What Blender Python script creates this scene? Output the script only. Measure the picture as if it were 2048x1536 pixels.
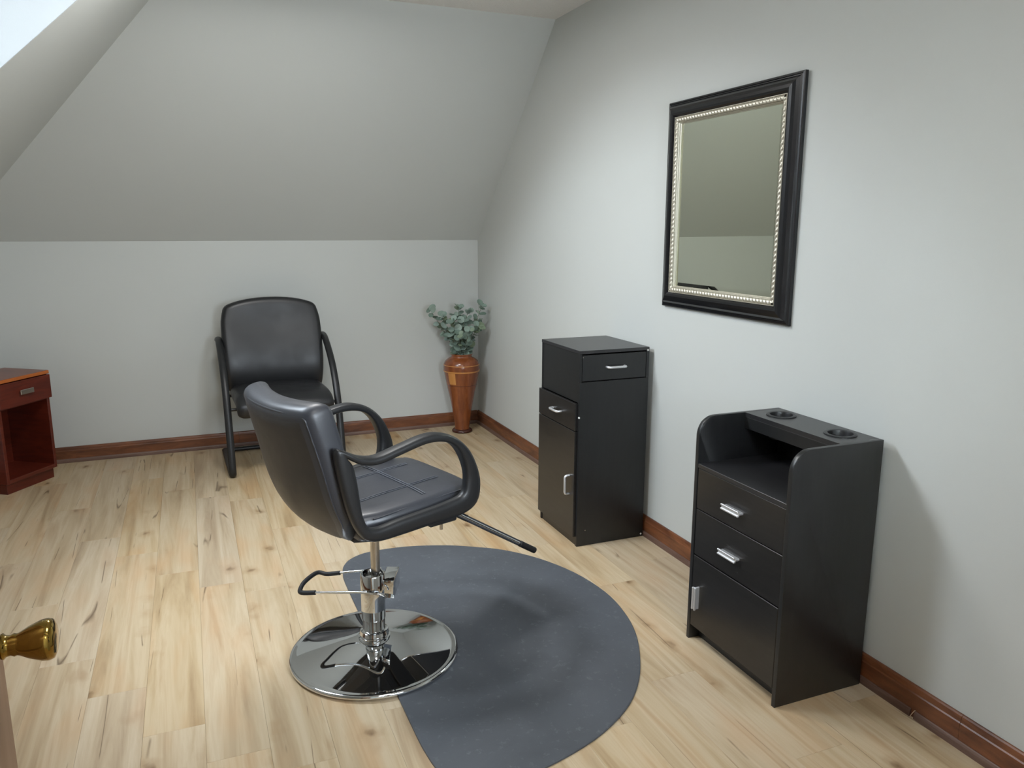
import bpy, bmesh, math, random
from mathutils import Vector, Matrix, noise
random.seed(7)
for o in list(bpy.data.objects): bpy.data.objects.remove(o)
SC = bpy.context.scene
COL = SC.collection
PI = math.pi

# ------------------------------------------------------------------ camera
CAM = Vector((-2.0770, -5.7301, 1.55))
pitch, roll, yaw, FPX = -0.1999, 0.0036, 0.3917, 1558.2
cz, sz, cp, sp = math.cos(yaw), math.sin(yaw), math.cos(pitch), math.sin(pitch)
fwd = Vector((sz*cp, cz*cp, sp)); rt = Vector((cz, -sz, 0)); up = rt.cross(fwd)
r2 = rt*math.cos(roll)+up*math.sin(roll); u2 = -rt*math.sin(roll)+up*math.cos(roll)
cd = bpy.data.cameras.new('camera'); cam = bpy.data.objects.new('camera', cd); COL.objects.link(cam)
M = Matrix((r2, u2, -fwd)).transposed().to_4x4(); M.translation = CAM
cam.matrix_world = M
cd.sensor_width = 36; cd.lens = 36*FPX/2048; cd.clip_start = .05
SC.camera = cam
HCZ = 2.7258
# ------------------------------------------------------------------ world, lights, exposure
w = bpy.data.worlds.new('sky'); SC.world = w; w.use_nodes = True
bg = w.node_tree.nodes['Background']
bg.inputs[0].default_value = (0.80, 0.90, 1.0, 1); bg.inputs[1].default_value = 37.0
SC.view_settings.view_transform = 'Standard'; SC.view_settings.look = 'None'
SC.view_settings.gamma = 1; SC.view_settings.exposure = 0.04
try: SC.view_settings.use_curve_mapping = False
except Exception: pass
def area(name, loc, target, sx, sy, power, col=(1,1,1), portal=False):
    l = bpy.data.lights.new(name, 'AREA'); l.shape = 'RECTANGLE'; l.size = sx; l.size_y = sy
    l.energy = power; l.color = col
    o = bpy.data.objects.new(name, l); COL.objects.link(o); o.location = loc
    o.rotation_euler = (Vector(target)-Vector(loc)).to_track_quat('-Z', 'Y').to_euler()
    if portal: l.cycles.is_portal = True
    return o
area('skylight_portal', (-2.85, -2.45, 2.465), (-2.85+.69, -2.45, 2.465-.724), .74, .95, 1, portal=True)
area('gable_portal', (-.96, -5.50, 1.45), (-.96, 0, 1.45), .68, 1.0, 1, portal=True)
area('overhead_fill', (-1.65, -2.30, HCZ-.03), (-1.65, -2.30, 0), .55, .55, 34, (1.0, .99, .975))  # added overhead fill, no known lamp in the room
area('overhead_fill', (-1.50, -4.90, HCZ-.03), (-1.50, -4.90, 0), .55, .55, 18, (1.0, .99, .975))  # second added fill, above the doorway end
area('hall_fill', (-1.9, -6.5, 2.38), (-1.9, -6.5, 0), .4, .4, 9, (1.0, .9, .78))  # warm fill added behind the camera, has no fixture

# ------------------------------------------------------------------ node helpers
def lin(c): return tuple(((x/255)/12.92 if x/255 <= .04045 else ((x/255+.055)/1.055)**2.4) for x in c)+(1,)
class N:
    def __init__(s, name):
        s.m = bpy.data.materials.new(name); s.m.use_nodes = True; s.t = s.m.node_tree
        s.b = s.t.nodes['Principled BSDF']
    def n(s, typ, **kw):
        x = s.t.nodes.new(typ)
        for k, v in kw.items():
            if hasattr(x, k): setattr(x, k, v)
        return x
    def l(s, a, b): s.t.links.new(a, b)
    def coord(s, scale=(1,1,1), kind='Object', rnd=False):
        tc = s.n('ShaderNodeTexCoord'); mp = s.n('ShaderNodeMapping'); mp.inputs['Scale'].default_value = scale
        if rnd:
            oi = s.n('ShaderNodeObjectInfo'); mu = s.n('ShaderNodeMath', operation='MULTIPLY'); mu.inputs[1].default_value = 137.0
            s.l(oi.outputs['Random'], mu.inputs[0]); ad = s.n('ShaderNodeVectorMath', operation='ADD')
            s.l(tc.outputs[kind], ad.inputs[0]); s.l(mu.outputs[0], ad.inputs[1]); s.l(ad.outputs[0], mp.inputs[0])
        else: s.l(tc.outputs[kind], mp.inputs[0])
        return mp.outputs[0]
    def noise(s, vec, scale, detail=4, rough=.55, dist=0):
        x = s.n('ShaderNodeTexNoise'); x.inputs['Scale'].default_value = scale; x.inputs['Detail'].default_value = detail
        x.inputs['Roughness'].default_value = rough; x.inputs['Distortion'].default_value = dist
        s.l(vec, x.inputs['Vector']); return x.outputs['Fac']
    def ramp(s, fac, stops):
        r = s.n('ShaderNodeValToRGB'); e = r.color_ramp.elements
        while len(e) < len(stops): e.new(.5)
        for q, (p, c) in zip(e, stops): q.position = p; q.color = c
        s.l(fac, r.inputs[0]); return r.outputs[0]
    def math(s, op, a, b=None, clamp=False):
        x = s.n('ShaderNodeMath', operation=op); x.use_clamp = clamp
        for i, v in enumerate((a, b)):
            if v is None: continue
            if isinstance(v, (int, float)): x.inputs[i].default_value = v
            else: s.l(v, x.inputs[i])
        return x.outputs[0]
    def mix(s, fac, a, b, bt='MIX'):
        x = s.n('ShaderNodeMix', data_type='RGBA', blend_type=bt)
        for i, v in ((0, fac), (6, a), (7, b)):
            if isinstance(v, (int, float)): x.inputs[i].default_value = v
            elif isinstance(v, tuple): x.inputs[i].default_value = v
            else: s.l(v, x.inputs[i])
        return x.outputs[2]
    def bump(s, h, strength=.2, dist=.01):
        x = s.n('ShaderNodeBump'); x.inputs['Strength'].default_value = strength; x.inputs['Distance'].default_value = dist
        s.l(h, x.inputs['Height']); s.l(x.outputs[0], s.b.inputs['Normal'])
    def set(s, col=None, rough=None, metal=None, spec=None, coat=None):
        for k, v in (('Base Color', col), ('Roughness', rough), ('Metallic', metal), ('Specular IOR Level', spec), ('Coat Weight', coat)):
            if v is None: continue
            if isinstance(v, (int, float, tuple)): s.b.inputs[k].default_value = v
            else: s.l(v, s.b.inputs[k])
        return s
def rg(v): return (v, v, v, 1)

def m_paint(name, c, bump=.12):
    s = N(name); v = s.coord(); a = s.noise(v, 1.3, 3); f = s.noise(v, 260, 3)
    s.set(s.mix(s.math('MULTIPLY', a, .5), lin(c), lin([x*.965 for x in c])), .62, spec=.3); s.bump(f, bump, .0015); return s.m
WALL = m_paint('wall_paint', (193, 196, 193))
def m_ceil():
    s = N('ceiling_texture'); v = s.coord(); f = s.noise(v, 70, 5, .7)
    s.set(lin((232, 230, 226)), .8, spec=.2); s.bump(f, .9, .012); return s.m
CEIL = m_ceil()
def m_plank():
    s = N('oak_plank'); v = s.coord((1, 1, 1), rnd=True)
    def map2(sc):
        mp = s.n('ShaderNodeMapping'); mp.inputs['Scale'].default_value = sc; s.l(v, mp.inputs[0]); return mp.outputs[0]
    wide = s.noise(map2((9, .55, 1)), 1.5, 5, .6, .6)
    warp = s.noise(map2((4, 1.2, 1)), 2.0, 2)
    wv = s.n('ShaderNodeTexWave', wave_type='BANDS', bands_direction='X'); wv.inputs['Scale'].default_value = 5
    wv.inputs['Distortion'].default_value = 9; wv.inputs['Detail'].default_value = 2; wv.inputs['Detail Scale'].default_value = .8
    s.l(map2((2.6, .55, 1)), wv.inputs['Vector'])
    fine = s.noise(map2((120, 2.2, 1)), 1.2, 3, .6)
    base = s.ramp(wide, [(.30, lin((152, 130, 102))), (.44, lin((179, 160, 131))), (.56, lin((194, 178, 152))), (.70, lin((172, 150, 121)))])
    base = s.mix(s.math('MULTIPLY', wv.outputs['Fac'], .10), base, lin((158, 134, 104)))
    base = s.mix(s.math('MULTIPLY', fine, .34), base, lin((172, 150, 120)))
    # warm patches
    wm = s.math('MULTIPLY', s.ramp(s.noise(map2((3.2, .9, 1)), 2.2, 2), [(.52, rg(0)), (.72, rg(1))]), .42)
    base = s.mix(wm, base, lin((186, 150, 112)))
    # knots : sparse voronoi cells
    vo = s.n('ShaderNodeTexVoronoi', feature='F1'); vo.inputs['Scale'].default_value = 1.0
    mk = map2((7.0, 5.0, .01)); wn = s.n('ShaderNodeVectorMath', operation='ADD'); nz = s.n('ShaderNodeTexNoise'); nz.inputs['Scale'].default_value = 3
    s.l(mk, nz.inputs['Vector']); sc = s.n('ShaderNodeVectorMath', operation='SCALE'); sc.inputs['Scale'].default_value = .35
    s.l(nz.outputs['Color'], sc.inputs[0]); s.l(mk, wn.inputs[0]); s.l(sc.outputs[0], wn.inputs[1]); s.l(wn.outputs[0], vo.inputs['Vector'])
    sepc = s.n('ShaderNodeSeparateColor'); s.l(vo.outputs['Color'], sepc.inputs[0])
    pick = s.math('GREATER_THAN', sepc.outputs[0], .58)
    core = s.ramp(vo.outputs['Distance'], [(.03, rg(1)), (.15, rg(0))])
    halo = s.ramp(vo.outputs['Distance'], [(.05, rg(.55)), (.34, rg(0))])
    base = s.mix(s.math('MULTIPLY', halo, pick), base, lin((150, 120, 86)))
    base = s.mix(s.math('MULTIPLY', s.math('MULTIPLY', core, pick), .75), base, lin((96, 72, 48)))
    # cracks: thin ridges along the grain
    cn = s.noise(map2((6, .30, 1)), 1.5, 1, .3)
    ridge = s.math('ABSOLUTE', s.math('SUBTRACT', cn, .5))
    line = s.ramp(ridge, [(.0012, rg(1)), (.006, rg(0))])
    msk = s.ramp(s.noise(map2((2.5, 2.2, 1)), 1.7, 2), [(.53, rg(0)), (.60, rg(1))])
    crack = s.math('MULTIPLY', line, msk)
    base = s.mix(s.math('MULTIPLY', crack, .85), base, lin((88, 68, 46)))
    oi = s.n('ShaderNodeObjectInfo'); hs = s.n('ShaderNodeHueSaturation'); s.l(base, hs.inputs['Color'])
    val = s.math('ADD', s.math('MULTIPLY', oi.outputs['Random'], .05), .975); s.l(val, hs.inputs['Value'])
    sat = s.math('ADD', s.math('MULTIPLY', s.math('FRACT', s.math('MULTIPLY', oi.outputs['Random'], 7.3)), .22), .92); s.l(sat, hs.inputs['Saturation'])
    s.set(hs.outputs[0], .42, spec=.35)
    s.bump(s.math('SUBTRACT', fine, s.math('MULTIPLY', crack, 2)), .12, .001)
    return s.m
PLANK = m_plank()
def m_simple(name, c, rough, metal=0, spec=.5, nb=None, var=0, coat=None):
    s = N(name); v = s.coord()
    if var:
        s.set(s.mix(s.noise(v, 6, 4), lin([x*(1-var) for x in c]), lin([min(255, x*(1+var)) for x in c])))
    else: s.set(lin(c))
    s.set(rough=rough, metal=metal, spec=spec, coat=coat)
    if nb: s.bump(s.noise(v, nb[0], 3), nb[1], nb[2])
    return s.m
def m_wood(name, dark, light, rough, axis=(2, 30, 30), spec=.5, coat=0):
    s = N(name); v = s.coord(axis); a = s.noise(v, 1.0, 5, .6, .6); b = s.noise(s.coord(), 2.2, 3)
    s.set(s.mix(s.math('MULTIPLY', b, .45), s.ramp(a, [(.3, lin(dark)), (.7, lin(light))]), lin(dark)), rough, spec=spec, coat=coat)
    s.bump(a, .08, .001); return s.m
BASEW = m_wood('stained_baseboard', (74, 42, 28), (142, 88, 54), .38, (4, 4, 22), .5)
SHOEW = m_wood('worn_shoe_wood', (84, 60, 50), (124, 98, 86), .45, (3, 3, 30), .5)
SEAL = m_simple('caulk', (200, 176, 150), .6)
DARKLINE = m_simple('dark_joint', (40, 26, 20), .7)
BLAM = m_wood('black_laminate', (23, 24, 25), (31, 32, 33), .36, (60, 60, 4), .55)
BLAMF = m_wood('black_laminate_front', (21, 20, 20), (34, 32, 31), .30, (40, 5, 60), .6)
BLAMT = m_wood('black_laminate_top', (30, 30, 32), (38, 38, 40), .34, (60, 5, 60), .7)
CHERRY = m_wood('cherry_wood', (72, 24, 14), (108, 40, 24), .38, (5, 5, 40), .5)
CHERRYT = m_wood('cherry_top', (96, 44, 28), (130, 66, 44), .3, (20, 5, 5), .5)
CHEDGE = m_wood('cherry_edge', (150, 78, 30), (190, 108, 50), .4, (5, 5, 5), .5)
CHROME = m_simple('chrome', (214, 216, 218), .04, 1)
STEEL = m_simple('brushed_steel', (196, 192, 186), .25, 1)
NICKEL = m_simple('satin_nickel', (222, 223, 225), .42, .8)
BRASS = m_simple('polished_brass', (158, 128, 62), .10, 1)
PLAST = m_simple('black_polyurethane', (27, 28, 30), .42, 0, .5, (300, .1, .001))
RUB = m_simple('black_rubber', (22, 22, 24), .6, 0, .4)
WHITE = m_simple('white_cap', (232, 232, 228), .5)
SILVER = m_simple('silver_leaf', (186, 181, 166), .42, .6)
BFRAME = m_simple('black_lacquer', (13, 14, 18), .24, 0, .55)
def m_leather(name, c, rough, wear=.0):
    s = N(name); v = s.coord(); f = s.noise(v, 320, 3, .6); g = s.noise(v, 7, 4)
    s.set(lin(c), s.ramp(g, [(.3, rg(rough-.06)), (.7, rg(rough+.08))]), spec=.6)
    s.bump(s.math('ADD', s.math('MULTIPLY', f, .3), g), .10, .004); return s.m
LEATH = m_leather('black_vinyl_salon', (48, 50, 56), .40)
LEATHB = m_leather('brownish_black_vinyl', (42, 39, 38), .46)
LEATH2 = m_leather('black_leather_guest', (20, 21, 24), .44)
def m_mat():
    s = N('rubber_mat'); v = s.coord(); 
    a = s.noise(v, 3.0, 5, .6, .5); sep = s.n('ShaderNodeVectorMath', operation='DISTANCE'); s.l(v, sep.inputs[0]); sep.inputs[1].default_value = (-1.25, -3.12, 0)
    wv = s.math('ADD', sep.outputs['Value'], s.math('MULTIPLY', a, .12))
    ring = s.ramp(wv, [(.25, rg(.5)), (.40, rg(.32)), (.47, rg(.62)), (.56, rg(.36)), (.66, rg(.62)), (.78, rg(.55))])
    sc = s.ramp(s.noise(s.coord((1, 1, 1)), 38, 4, .75), [(.58, rg(0)), (.72, rg(1))])
    sepc = s.n('ShaderNodeSeparateColor'); s.l(ring, sepc.inputs[0])
    k = s.math('ADD', s.math('MULTIPLY', sepc.outputs[0], .55), s.math('MULTIPLY', a, .5), True)
    c = s.ramp(k, [(.25, lin((60, 63, 68))), (.8, lin((90, 94, 100)))])
    c = s.mix(s.math('MULTIPLY', sc, .26), c, lin((140, 144, 148)))
    s.set(c, .52, spec=.4); s.bump(s.noise(v, 120, 3), .12, .002); return s.m
MAT = m_mat()
def m_mirror():
    s = N('mirror_glass'); s.set(lin((222, 226, 210)), .012, 1); return s.m
MIRR = m_mirror()
def m_glass():
    s = N('window_glass'); t = s.n('ShaderNodeBsdfTransparent'); g = s.n('ShaderNodeBsdfGlossy'); g.inputs['Roughness'].default_value = .01
    fr = s.n('ShaderNodeFresnel'); mx = s.n('ShaderNodeMixShader'); s.l(fr.outputs[0], mx.inputs[0]); s.l(t.outputs[0], mx.inputs[1]); s.l(g.outputs[0], mx.inputs[2])
    s.l(mx.outputs[0], s.t.nodes['Material Output'].inputs[0]); return s.m
GLASS = m_glass()
def m_vase():
    s = N('turned_vase_wood'); tc = s.coord((10, 10, 1.3)); a = s.noise(tc, 2.4, 4, .6, .4)
    s.set(s.ramp(a, [(.3, lin((104, 52, 24))), (.7, lin((140, 78, 40)))]), .26, spec=.5, coat=.3); return s.m
VASE = m_vase()
VLIGHT = m_wood('vase_inlay_light', (176, 116, 58), (200, 142, 80), .3, (20, 20, 3))
VDARK = m_wood('vase_foot_dark', (54, 26, 20), (76, 38, 28), .2, (10, 10, 3))
def m_leaf():
    s = N('eucalyptus_leaf'); oi = s.n('ShaderNodeObjectInfo')
    s.set(s.ramp(oi.outputs['Random'], [(0, lin((98, 116, 104))), (.35, lin((120, 138, 126))), (.7, lin((140, 156, 146))), (1, lin((112, 126, 96)))]), .6, spec=.3); return s.m
LEAF = m_leaf()
STEM = m_simple('plant_stem', (96, 92, 70), .7)
DOORW = m_wood('door_veneer', (134, 104, 82), (160, 130, 106), .45, (20, 20, 2))
WTRIM = m_simple('white_trim', (225, 225, 220), .4)

# ------------------------------------------------------------------ mesh helpers
def obj(name, bm, mat, parent=None, smooth=None):
    me = bpy.data.meshes.new(name); bmesh.ops.recalc_face_normals(bm, faces=bm.faces); bm.to_mesh(me); bm.free()
    me.materials.append(mat)
    if smooth is not None:
        me.polygons.foreach_set('use_smooth', [True]*len(me.polygons))
        if smooth < 180: me.set_sharp_from_angle(angle=math.radians(smooth))
    o = bpy.data.objects.new(name, me); COL.objects.link(o)
    if parent: o.parent = parent
    return o
def tag(o, label, cat, group=None):
    o['label'] = label; o['category'] = cat
    if group: o['group'] = group
    return o
def thing(name, label, cat, loc=(0,0,0), rz=0, group=None):
    o = bpy.data.objects.new(name, None); COL.objects.link(o); o.location = loc; o.rotation_euler = (0, 0, rz)
    o.empty_display_size = .1
    return tag(o, label, cat, group)
def struct(name, bm, mat, smooth=None, parent=None):
    o = obj(name, bm, mat, parent, smooth)
    if not parent: o['kind'] = 'structure'
    return o
def NB(): return bmesh.new()
def box(bm, x0, x1, y0, y1, z0, z1, bev=0, mat=None, seg=1):
    vs = [bm.verts.new(p) for p in ((x0,y0,z0),(x1,y0,z0),(x1,y1,z0),(x0,y1,z0),(x0,y0,z1),(x1,y0,z1),(x1,y1,z1),(x0,y1,z1))]
    if mat is not None: bmesh.ops.transform(bm, matrix=mat, verts=vs)
    fs = [bm.faces.new([vs[i] for i in f]) for f in ((0,3,2,1),(4,5,6,7),(0,1,5,4),(1,2,6,5),(2,3,7,6),(3,0,4,7))]
    if bev:
        es = list({e for f in fs for e in f.edges})
        bmesh.ops.bevel(bm, geom=es, offset=bev, segments=seg, profile=.5, affect='EDGES')
def prism(bm, pts, d):
    d = Vector(d); a = [bm.verts.new(p) for p in pts]; b = [bm.verts.new(Vector(p)+d) for p in pts]
    bm.faces.new(a); bm.faces.new(b[::-1]); n = len(pts)
    for i in range(n): bm.faces.new((a[i], a[(i+1)%n], b[(i+1)%n], b[i]))
def lathe(bm, prof, n=48, c=(0,0,0)):
    rings = []
    for r, z in prof:
        if r < 1e-6: rings.append([bm.verts.new((c[0], c[1], c[2]+z))])
        else: rings.append([bm.verts.new((c[0]+r*math.cos(2*PI*i/n), c[1]+r*math.sin(2*PI*i/n), c[2]+z)) for i in range(n)])
    for a, b in zip(rings, rings[1:]):
        for i in range(n):
            j = (i+1) % n
            if len(a) == 1 and len(b) == 1: continue
            if len(a) == 1: bm.faces.new((a[0], b[j], b[i]))
            elif len(b) == 1: bm.faces.new((a[i], a[j], b[0]))
            else: bm.faces.new((a[i], a[j], b[j], b[i]))
def catmull(P, n, closed=False):
    P = [Vector(p) for p in P]; out = []; L = len(P)
    rng = range(L) if closed else range(L-1)
    for i in rng:
        if closed: a, b, c, d = P[(i-1) % L], P[i], P[(i+1) % L], P[(i+2) % L]
        else: a, b, c, d = P[max(i-1, 0)], P[i], P[i+1], P[min(i+2, L-1)]
        for k in range(n):
            t = k/n; out.append(.5*((2*b)+(c-a)*t+(2*a-5*b+4*c-d)*t*t+(3*b-a-3*c+d)*t**3))
    if not closed: out.append(P[-1])
    return out
def tube(bm, path, r, n=10, closed=False, flat=1.0, side=None, cap=True):
    """r radius (number or list); flat squashes along the frame normal"""
    path = [Vector(p) for p in path]; L = len(path); rings = []; prev = None
    for i, p in enumerate(path):
        if closed: t = (path[(i+1) % L]-path[i-1]).normalized()
        else: t = (path[min(i+1, L-1)]-path[max(i-1, 0)]).normalized()
        ref = Vector(side) if side else (prev if prev is not None else (Vector((0, 0, 1)) if abs(t.z) < .9 else Vector((1, 0, 0))))
        a = (ref-t*ref.dot(t)).normalized(); b = t.cross(a); prev = a
        rr = r[i] if isinstance(r, (list, tuple)) else r
        rings.append([bm.verts.new(p+a*rr*math.cos(2*PI*k/n)+b*rr*flat*math.sin(2*PI*k/n)) for k in range(n)])
    for i in range(L if closed else L-1):
        A, B = rings[i], rings[(i+1) % L]
        for k in range(n): bm.faces.new((A[k], A[(k+1) % n], B[(k+1) % n], B[k]))
    if not closed and cap: bm.faces.new(rings[0][::-1]); bm.faces.new(rings[-1])
def rrect(hw, hn, r, nc=4, nw=8):
    """rounded rectangle points (u,v)"""
    r = min(r, hw*.98, hn*.98); pts = []
    def arc(cx, cy, a0):
        return [(cx+r*math.cos(a0+PI/2*k/nc), cy+r*math.sin(a0+PI/2*k/nc)) for k in range(nc+1)]
    top = arc(hw-r, hn-r, 0); tl = arc(-hw+r, hn-r, PI/2); bl = arc(-hw+r, -hn+r, PI); br = arc(hw-r, -hn+r, 1.5*PI)
    def lerp(a, b, n): return [(a[0]+(b[0]-a[0])*k/n, a[1]+(b[1]-a[1])*k/n) for k in range(1, n)]
    pts += top + lerp(top[-1], tl[0], nw) + tl + lerp(tl[-1], bl[0], 2) + bl + lerp(bl[-1], br[0], nw) + br + lerp(br[-1], top[0], 2)
    return pts
def cushion(bm, cen, tan, nor, wid, hws, hns, rad, rr, curve=None, nw=8, puff=0):
    """sweep of a rounded rectangle: cen/tan/nor lists; wid = width axis; hws, hns half sizes; rr end rounding; curve(i,u)->offset along normal"""
    st = [(Vector(c), Vector(t).normalized(), Vector(n).normalized(), hw, hn, i) for i, (c, t, n, hw, hn) in enumerate(zip(cen, tan, nor, hws, hns))]
    full = []
    c, t, n, hw, hn, i = st[0]
    for b in (85, 60, 40, 20):
        q = math.radians(b); full.append((c-t*rr*math.sin(q), n, hw-rr*(1-math.cos(q)), max(hn-rr*(1-math.cos(q)), .002), i))
    for c, t, n, hw, hn, i in st: full.append((c, n, hw, hn, i))
    c, t, n, hw, hn, i = st[-1]
    for b in (20, 40, 60, 85):
        q = math.radians(b); full.append((c+t*rr*math.sin(q), n, hw-rr*(1-math.cos(q)), max(hn-rr*(1-math.cos(q)), .002), i))
    wid = Vector(wid); rings = []
    for c, n, hw, hn, i in full:
        ring = []
        for u, v in rrect(hw, hn, min(rad, hn*.95), nw=nw):
            off = curve(i, u) if curve else 0
            pf = puff*max(0, 1-(u/hw)**4)*(1 if v > 0 else 0) if puff else 0
            ring.append(bm.verts.new(c+wid*u+n*(v+off+pf)))
        rings.append(ring)
    for a, b in zip(rings, rings[1:]):
        m = len(a)
        for k in range(m): bm.faces.new((a[k], a[(k+1) % m], b[(k+1) % m], b[k]))
    bm.faces.new(rings[0][::-1]); bm.faces.new(rings[-1])

# ------------------------------------------------------------------ room
HK, HC, YS, XL, YF = 1.4448, 2.7258, -1.3434, -3.40, -5.456
KX = (HC-HK)/(-YS); XC = XL+(HC-HK)/KX
T = .12
DX0, DX1, DH = -2.388, -1.515, 2.04
SY0, SY1, SX0, SX1 = -2.08, -2.82, -2.95, -2.24
bm = NB(); box(bm, XL-T, T, YF-1.9, T, -.12, -.005); floor = struct('floor', bm, m_simple('underlay', (120, 100, 76), .8))
def plank(x0, x1, y0, y1):
    g = .0002; cx, cy = (x0+x1)/2, (y0+y1)/2; hx, hy = (x1-x0)/2-g, (y1-y0)/2-g
    bm = NB(); c = .0007
    a = [bm.verts.new(p) for p in ((-hx,-hy,-.005),(hx,-hy,-.005),(hx,hy,-.005),(-hx,hy,-.005))]
    b = [bm.verts.new(p) for p in ((-hx,-hy,-c*.6),(hx,-hy,-c*.6),(hx,hy,-c*.6),(-hx,hy,-c*.6))]
    d = [bm.verts.new(p) for p in ((-hx+c,-hy+c,0),(hx-c,-hy+c,0),(hx-c,hy-c,0),(-hx+c,hy-c,0))]
    for k in range(4):
        j = (k+1) % 4; bm.faces.new((a[k], a[j], b[j], b[k])); bm.faces.new((b[k], b[j], d[j], d[k]))
    bm.faces.new(d)
    o = obj('plank', bm, PLANK, floor); o.location = (cx, cy, 0); return o
joints = {-2.49: -3.03, -2.31: -2.10, -.51: -4.16, -2.13: -3.52, -1.41: -3.87}
PL = 1.22
k0 = -7
for k in range(k0, 14):
    x0 = round(-2.31+.18*k+.0, 3); x1 = x0+.18
    if x1 <= XL+.005 or x0 >= 0: continue
    xa, xb = max(x0, XL), min(x1, 0)
    j = joints.get(round(x0, 2), None)
    if j is None: j = -((k*0.43*PL+.37) % PL)-1
    y = j
    while y < 0: y += PL
    y -= PL
    ys = [0]
    while y > YF-.0: ys.append(y); y -= PL
    ys.append(YF)
    for a, b in zip(ys, ys[1:]):
        if a-b > .03: plank(xa, xb, b, a)
bm = NB()
box(bm, XL, DX1+.06, YF-1.8, YF-.001, -.005, 0); hf = obj('hall_flooring', bm, PLANK, floor)

bm = NB(); prism(bm, [(0,.0,-.1),(0,0,HK),(0,YS,HC),(0,YF-T,HC),(0,YF-T,-.1)], (T,0,0)); struct('wall_right', bm, WALL)
bm = NB(); prism(bm, [(XL-T,0,-.1),(T,0,-.1),(T,0,HK),(XL-T,0,HK)], (0,T,0)); struct('wall_back', bm, WALL)
nb = Vector((0, HC-HK, -YS)).normalized()*T
bm = NB(); prism(bm, [(XL,0,HK),(0,0,HK),(0,YS,HC),(XC,YS,HC)], nb); struct('ceiling_slope_back', bm, WALL)
nl = Vector((-(HC-HK), 0, XC-XL)).normalized()*T
def slp(x): return HK+(x-XL)*KX
bm = NB()
prism(bm, [(XL,0,HK),(XC,YS,HC),(XC,SY0,HC),(XL,SY0,HK)], nl)
prism(bm, [(XL,SY1,HK),(XC,SY1,HC),(XC,YF,HC),(XL,YF,HK)], nl)
prism(bm, [(SX1,SY0,slp(SX1)),(XC,SY0,HC),(XC,SY1,HC),(SX1,SY1,slp(SX1))], nl)
prism(bm, [(XL,SY0,HK),(SX0,SY0,slp(SX0)),(SX0,SY1,slp(SX0)),(XL,SY1,HK)], nl)
struct('ceiling_slope_left', bm, WALL)
bm = NB(); prism(bm, [(XC,YS,HC),(0,YS,HC),(0,YF,HC),(XC,YF,HC)], (0,0,T)); struct('ceiling', bm, CEIL)
bm = NB(); box(bm, XL-T, XL, YF-T, 0, -.1, HK); struct('wall_left', bm, WALL)
# skylight: white shaft through the left slope, sash and pane at its outer end
nu = nl.normalized(); su = Vector((XC-XL, 0, HC-HK)).normalized(); SD = .34
ca, cb = Vector((SX0, 0, slp(SX0))), Vector((SX1, 0, slp(SX1)))
def sk(p, y, d): q = p+nu*d; return (q.x, y, q.z)
bm = NB(); e = .04
ca2, cb2 = ca+su*.003, cb-su*.003
for y, dy in ((SY0-.003, e), (SY1+.003, -e)): prism(bm, [sk(ca2, y, .001), sk(cb2, y, .001), sk(cb2, y, SD), sk(ca2, y, SD)], (0, dy, 0))
for c_, sg in ((ca2, -1), (cb2, 1)): prism(bm, [sk(c_, SY0+e, .001), sk(c_, SY1-e, .001), sk(c_, SY1-e, SD), sk(c_, SY0+e, SD)], su*sg*e)
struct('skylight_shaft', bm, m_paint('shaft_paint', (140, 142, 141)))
bm = NB(); f_ = .045
for y0, y1 in ((SY0, SY0-f_), (SY1+f_, SY1)): prism(bm, [sk(ca, y0, SD-.05), sk(cb, y0, SD-.05), sk(cb, y0, SD), sk(ca, y0, SD)], (0, y1-y0, 0))
for c_, sg in ((ca, 1), (cb, -1)): prism(bm, [sk(c_, SY0-f_, SD-.05), sk(c_, SY1+f_, SD-.05), sk(c_, SY1+f_, SD), sk(c_, SY0-f_, SD)], su*sg*f_)
win = struct('window_1', bm, WTRIM)
bm = NB(); p_, q_ = ca+su*f_, cb-su*f_
prism(bm, [sk(p_, SY0-f_, SD-.03), sk(q_, SY0-f_, SD-.03), sk(q_, SY1+f_, SD-.03), sk(p_, SY1+f_, SD-.03)], nu*.006); obj('window_pane', bm, GLASS, win)
# front wall with doorway

bm = NB()
def slz(x): return min(HC, HK+(x-XL)*KX)
prism(bm, [(XL-T,YF,-.1),(DX0,YF,-.1),(DX0,YF,slz(DX0)),(XL,YF,HK),(XL-T,YF,HK)], (0,-T,0))
GX0, GX1, GZ0, GZ1 = -1.36, -.60, .95, 1.95
for p_ in ([(DX1,YF,-.1),(T,YF,-.1),(T,YF,GZ0),(DX1,YF,GZ0)], [(DX1,YF,GZ1),(T,YF,GZ1),(T,YF,HC),(DX1,YF,HC)], [(DX1,YF,GZ0),(GX0,YF,GZ0),(GX0,YF,GZ1),(DX1,YF,GZ1)], [(GX1,YF,GZ0),(T,YF,GZ0),(T,YF,GZ1),(GX1,YF,GZ1)]):
    prism(bm, p_, (0,-T,0))
prism(bm, [(DX0,YF,DH),(DX1,YF,DH),(DX1,YF,HC),(XC,YF,HC),(DX0,YF,slz(DX0))], (0,-T,0))
struct('wall_front', bm, WALL)
bm = NB()
for a in ((GX0, GX0+.05, GZ0, GZ1), (GX1-.05, GX1, GZ0, GZ1), (GX0, GX1, GZ0, GZ0+.05), (GX0, GX1, GZ1-.05, GZ1), (GX0, GX1, 1.43, 1.47)): box(bm, a[0], a[1], YF-.09, YF-.04, a[2], a[3], .004)
win2 = struct('window_2', bm, WTRIM)
for z0, z1 in ((GZ0+.05, 1.43), (1.47, GZ1-.05)):
    bm = NB(); box(bm, GX0+.05, GX1-.05, YF-.070, YF-.065, z0, z1); obj('window_pane', bm, GLASS, win2)
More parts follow.
